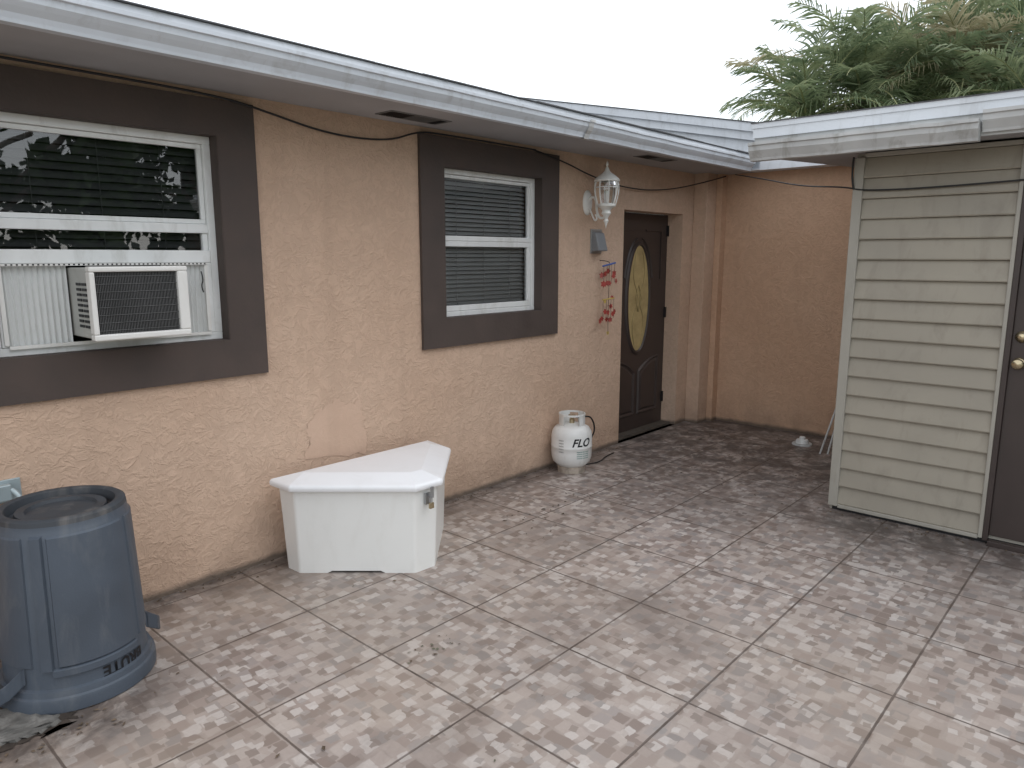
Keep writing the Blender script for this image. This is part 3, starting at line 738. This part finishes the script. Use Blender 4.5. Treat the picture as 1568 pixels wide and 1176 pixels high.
box('box_body',.66,.735,-.045,-.0105,.645,.715,M_jb,jb,.006); box('box_flange',.645,.775,-.010,-.0005,.632,.728,M_jb,jb,.003)
tube('box_spout',[(.735,-.035,.69),(.755,-.06,.67),(.76,-.065,.63)],.010,M_jb,jb)

# ---------------------------------------------------------------- small ground things
cs = empty('concrete_pad',(.4,-.6,0))
rr_=[(.18,-.40),(.58,-.50),(.655,-.67),(.65,-.725),(.57,-.735),(.48,-.715),(.36,-.735),(.1,-.70),(-.2,-.72),(-.2,-.40)]
pts=[]
for i in range(len(rr_)):
    a=Vector(rr_[i]); b=Vector(rr_[(i+1)%len(rr_)])
    for q in range(7):
        p=a.lerp(b,q/7); pts.append((p.x+R.uniform(-.012,.012),p.y+R.uniform(-.012,.012)))
m_=len(pts); c2=(sum(p[0] for p in pts)/m_,sum(p[1] for p in pts)/m_)
vs=[(p[0],p[1],.001) for p in pts]; fs=[]
rings=[.97,.9,.8,.7,.55,.4,.2]
for q in rings: vs+=[(c2[0]+(p[0]-c2[0])*q,c2[1]+(p[1]-c2[1])*q,.011+R.uniform(-.005,.005)) for p in pts]
for j in range(len(rings)):
    for i in range(m_): fs.append((j*m_+i,j*m_+(i+1)%m_,(j+1)*m_+(i+1)%m_,(j+1)*m_+i))
fs.append(tuple(len(rings)*m_+i for i in range(m_)))
mesh('pad_surface',vs,fs,M_conc,cs)
mesh('pad_soil_edge',[(c2[0]+(p[0]-c2[0])*1.10+R.uniform(-.018,.018),c2[1]+(p[1]-c2[1])*1.28+R.uniform(-.018,.018),.0036) for p in pts],[tuple(range(m_))],simple('dark_soil',(.050,.038,.030),.95,var=.5,vs=25),cs)
dc = empty('drain_cleanout_cap',(6.30,-1.22,0))
lathe('cap',[(.055,0),(.055,.03),(.048,.045),(.026,.047),(.026,.065),(.018,.072),(0,.073)],M_white,(6.30,-1.22,0),dc,20)
lathe('cap_flange',[(.085,.001),(.08,.014),(.05,.016)],M_gut2,(6.30,-1.22,0),dc,20)
lp = empty('leaning_white_rods',(6.2,-1.48,0))
tube('rod_a',[(6.08,-1.45,.0),(6.24,-1.515,.42)],.008,M_gut2,lp,kind='POLY')
tube('rod_b',[(6.12,-1.50,.0),(6.26,-1.53,.36)],.008,M_gut2,lp,kind='POLY')
g=MB()
def lit(px,py,s,mi=0):
    a=R.uniform(0,6.28); w=R.uniform(.3,.6); z=.004
    ux,uy=math.cos(a)*s,math.sin(a)*s; vx,vy=-uy*w,ux*w; c=R.uniform(.1,.5)*s
    g.poly([(px-ux,py-uy,z),(px+vx,py+vy,z+c),(px+ux,py+uy,z+.1*s),(px-vx,py-vy,z+c*.3)],mi)
for i in range(22): lit(1.84+R.gauss(0,.08),-1.33+R.gauss(0,.04),R.uniform(.005,.013),R.choice((0,1,1)))
for i in range(40): lit(3.45+R.gauss(0,.25),-.62+R.gauss(0,.12),R.uniform(.005,.014))
for i in range(200): lit(R.uniform(.9,5.2),-abs(R.gauss(0,.05))-.01,R.uniform(.005,.014))
for i in range(90): lit(R.uniform(.3,6.5),-R.uniform(0,3.2),R.uniform(.003,.008),R.choice((0,0,0,1)))
for i in range(110): lit(R.uniform(4.6,6.5),-R.uniform(0,2.2),R.uniform(.005,.014))
for i in range(60): lit(R.uniform(.3,.8),-R.uniform(.5,.9),R.uniform(.006,.014))
for i in range(70): lit(4.70+R.gauss(0,.05),-R.uniform(1.9,3.2),R.uniform(.005,.015))
for i in range(6): lit(R.uniform(.6,2.2),-R.uniform(.6,1.8),R.uniform(.010,.016))
g.obj('leaf_litter',[M_debris,M_debg])

# ---------------------------------------------------------------- palms
def palm(cx,cy,cz,fl,nf,seed,lean=0):
    rr=random.Random(seed); e=empty('coconut_palm',(cx,cy,0))
    vs=[];fs=[];N_=14
    for j in range(18):
        t=j/17; r=.17*(1-t)+.10*t+(.012 if j%2 else 0); ox=lean*(t*t-1)
        for i in range(N_):
            a=2*math.pi*i/N_; vs.append((cx+ox+r*math.cos(a),cy+r*math.sin(a),-.05+t*(cz+.05)))
    for j in range(17):
        for i in range(N_): fs.append((j*N_+i,j*N_+(i+1)%N_,(j+1)*N_+(i+1)%N_,(j+1)*N_+i))
    mesh('trunk',vs,fs,M_bark,e,True)
    g=MB()
    for f in range(nf):
        q=f/nf; az=f*2.399+rr.uniform(-.3,.3)
        el=math.radians(86-118*q+rr.uniform(-10,10)); L=fl*rr.uniform(.8,1.15)*(1 if q<.8 else .8)
        droop=math.radians(rr.uniform(40,92)); p=Vector((cx,cy,cz)); ns=15; side=Vector((-math.sin(az),math.cos(az),0))
        dry=2 if (q>.88 or rr.random()<.15) else 0
        twist=rr.uniform(-.5,.5)
        pts=[];dirs=[]
        for k in range(ns+1):
            s=k/ns; ee=el-droop*s**1.5
            dvec=Vector((math.cos(az)*math.cos(ee),math.sin(az)*math.cos(ee),math.sin(ee)))
            pts.append(p.copy()); dirs.append(dvec); p=p+dvec*(L/ns)+side*(twist*.03*s)
        for k in range(ns):
            w=.028*(1-k/ns)+.006; up=side.cross(dirs[k]).normalized()
            g.poly([pts[k]-side*w,pts[k]+side*w,pts[k+1]+side*w*.9,pts[k+1]-side*w*.9],1)
            g.poly([pts[k]-up*w,pts[k]+up*w,pts[k+1]+up*w*.9,pts[k+1]-up*w*.9],1)
        nl=38
        for k in range(3,nl+1):
            s=k/nl; fi=s*ns*.999; i0=int(fi); fr=fi-i0
            pp=pts[i0].lerp(pts[min(ns,i0+1)],fr); dv=dirs[i0]
            ll=fl*.32*(math.sin(math.pi*min(1,(.16+.80*s)))**.6)*rr.uniform(.8,1.1)+.05
            up=side.cross(dv).normalized()
            if up.z<0: up=-up
            for sg in (-1,1):
                if rr.random()<.06: continue
                d1=(side*sg*rr.uniform(.6,.9)+dv*(.6+.5*s)+up*rr.uniform(-.1,.35)).normalized()
                m1=pp+d1*ll*.5; d2=(d1+Vector((0,0,-rr.uniform(.25,.9)))).normalized(); tp=m1+d2*ll*.55
                wv=dv*.021+Vector((0,0,.006))
                g.poly([pp-wv,pp+wv,m1+wv*1.4,m1-wv*1.4],dry); g.poly([m1-wv*1.4,m1+wv*1.4,tp],dry)
    g.obj('fronds',[M_palm,M_rach,M_palmd],e)
yo=-3.46
palm(21.3,8.1+yo,5.35,2.9,28,1); palm(22.6,7.1+yo,6.05,3.1,32,2); palm(23.5,5.9+yo,5.8,3.1,30,3)
palm(24.5,4.9+yo,6.7,3.2,32,4); palm(25.4,3.7+yo,6.2,3.2,30,5); palm(28.5,7.2+yo,6.9,3.2,26,6); palm(27.5,3.0+yo,7.6,3.3,28,8)
palm(27.0,5.6+yo,5.9,3.2,28,9); palm(23.0,3.0+yo,5.3,2.9,28,10)

def leaftree(x,y,h,rad_,seed,nclump=46):
    rr=random.Random(seed); e=empty('reflection_tree',(x,y,0))
    tube('trunk',[(x,y,-.05),(x+.1,y,h*.25),(x-.1,y+.1,h*.5),(x,y,h*.75)],.16,M_bark,e)
    for k in range(7):
        a=k*.9; tube('limb',[(x,y,h*.35+k*.2),(x+math.cos(a)*rad_*.4,y+math.sin(a)*rad_*.4,h*.55+k*.1),(x+math.cos(a)*rad_*.8,y+math.sin(a)*rad_*.8,h*.7)],.05,M_bark,e)
    g=MB()
    for c_ in range(nclump):
        while True:
            v=Vector((rr.uniform(-1,1),rr.uniform(-1,1),rr.uniform(-1,1)))
            if .3<v.length<1: break
        cc=Vector((x,y,h*.56))+Vector((v.x*rad_,v.y*rad_,v.z*h*.46)); cr=rr.uniform(.4,.75)
        for q in range(75):
            p=cc+Vector((rr.gauss(0,1),rr.gauss(0,1),rr.gauss(0,.8)))*cr*.45
            a=Vector((rr.uniform(-1,1),rr.uniform(-1,1),rr.uniform(-1,1))).normalized()*.17; b=a.orthogonal().normalized()*.08
            g.poly([p-a,p+b,p+a,p-b])
    g.obj('crown',[M_leaf],e)
leaftree(3.6,-13,6.0,3.0,11,62); leaftree(8.5,-15,5.5,3,12); leaftree(-2,-14,6,2.6,13)  # unseen trees out of view, added for dark reflections in the windows

# ---------------------------------------------------------------- world, sun, camera
w = bpy.data.worlds.new('World'); S.world=w; w.use_nodes=True; nt=w.node_tree; nt.nodes.clear()
out=nt.nodes.new('ShaderNodeOutputWorld'); add=nt.nodes.new('ShaderNodeAddShader')
b1=nt.nodes.new('ShaderNodeBackground'); b2=nt.nodes.new('ShaderNodeBackground')
sky=nt.nodes.new('ShaderNodeTexSky'); sky.sky_type='NISHITA'; sky.sun_disc=False
SE=math.radians(58); az=math.radians(-65)
sky.sun_elevation=SE; sky.sun_rotation=math.pi/2-az
nt.links.new(sky.outputs[0],b1.inputs[0]); b1.inputs[1].default_value=.05
b2.inputs[0].default_value=(.965,.985,1,1); b2.inputs[1].default_value=1.25
nt.links.new(b1.outputs[0],add.inputs[0]); nt.links.new(b2.outputs[0],add.inputs[1]); nt.links.new(add.outputs[0],out.inputs[0])
sd=bpy.data.lights.new('sun','SUN'); sd.energy=.5; sd.angle=math.radians(40); sd.color=(1,.98,.95)
so=bpy.data.objects.new('sun',sd); COL.objects.link(so)
dv=Vector((math.cos(SE)*math.cos(az),math.cos(SE)*math.sin(az),math.sin(SE))); so.rotation_euler=dv.to_track_quat('Z','Y').to_euler()
cd=bpy.data.cameras.new('camera'); cd.lens=25.39; cd.sensor_width=36; cd.clip_end=1000; cd.clip_start=.05
co=bpy.data.objects.new('camera',cd); COL.objects.link(co); co.location=(0,-3.46,1.63)
co.rotation_euler=(math.radians(80),0,math.radians(-47.95)); S.camera=co
S.view_settings.view_transform='Standard'; S.view_settings.look='None'; S.view_settings.exposure=0
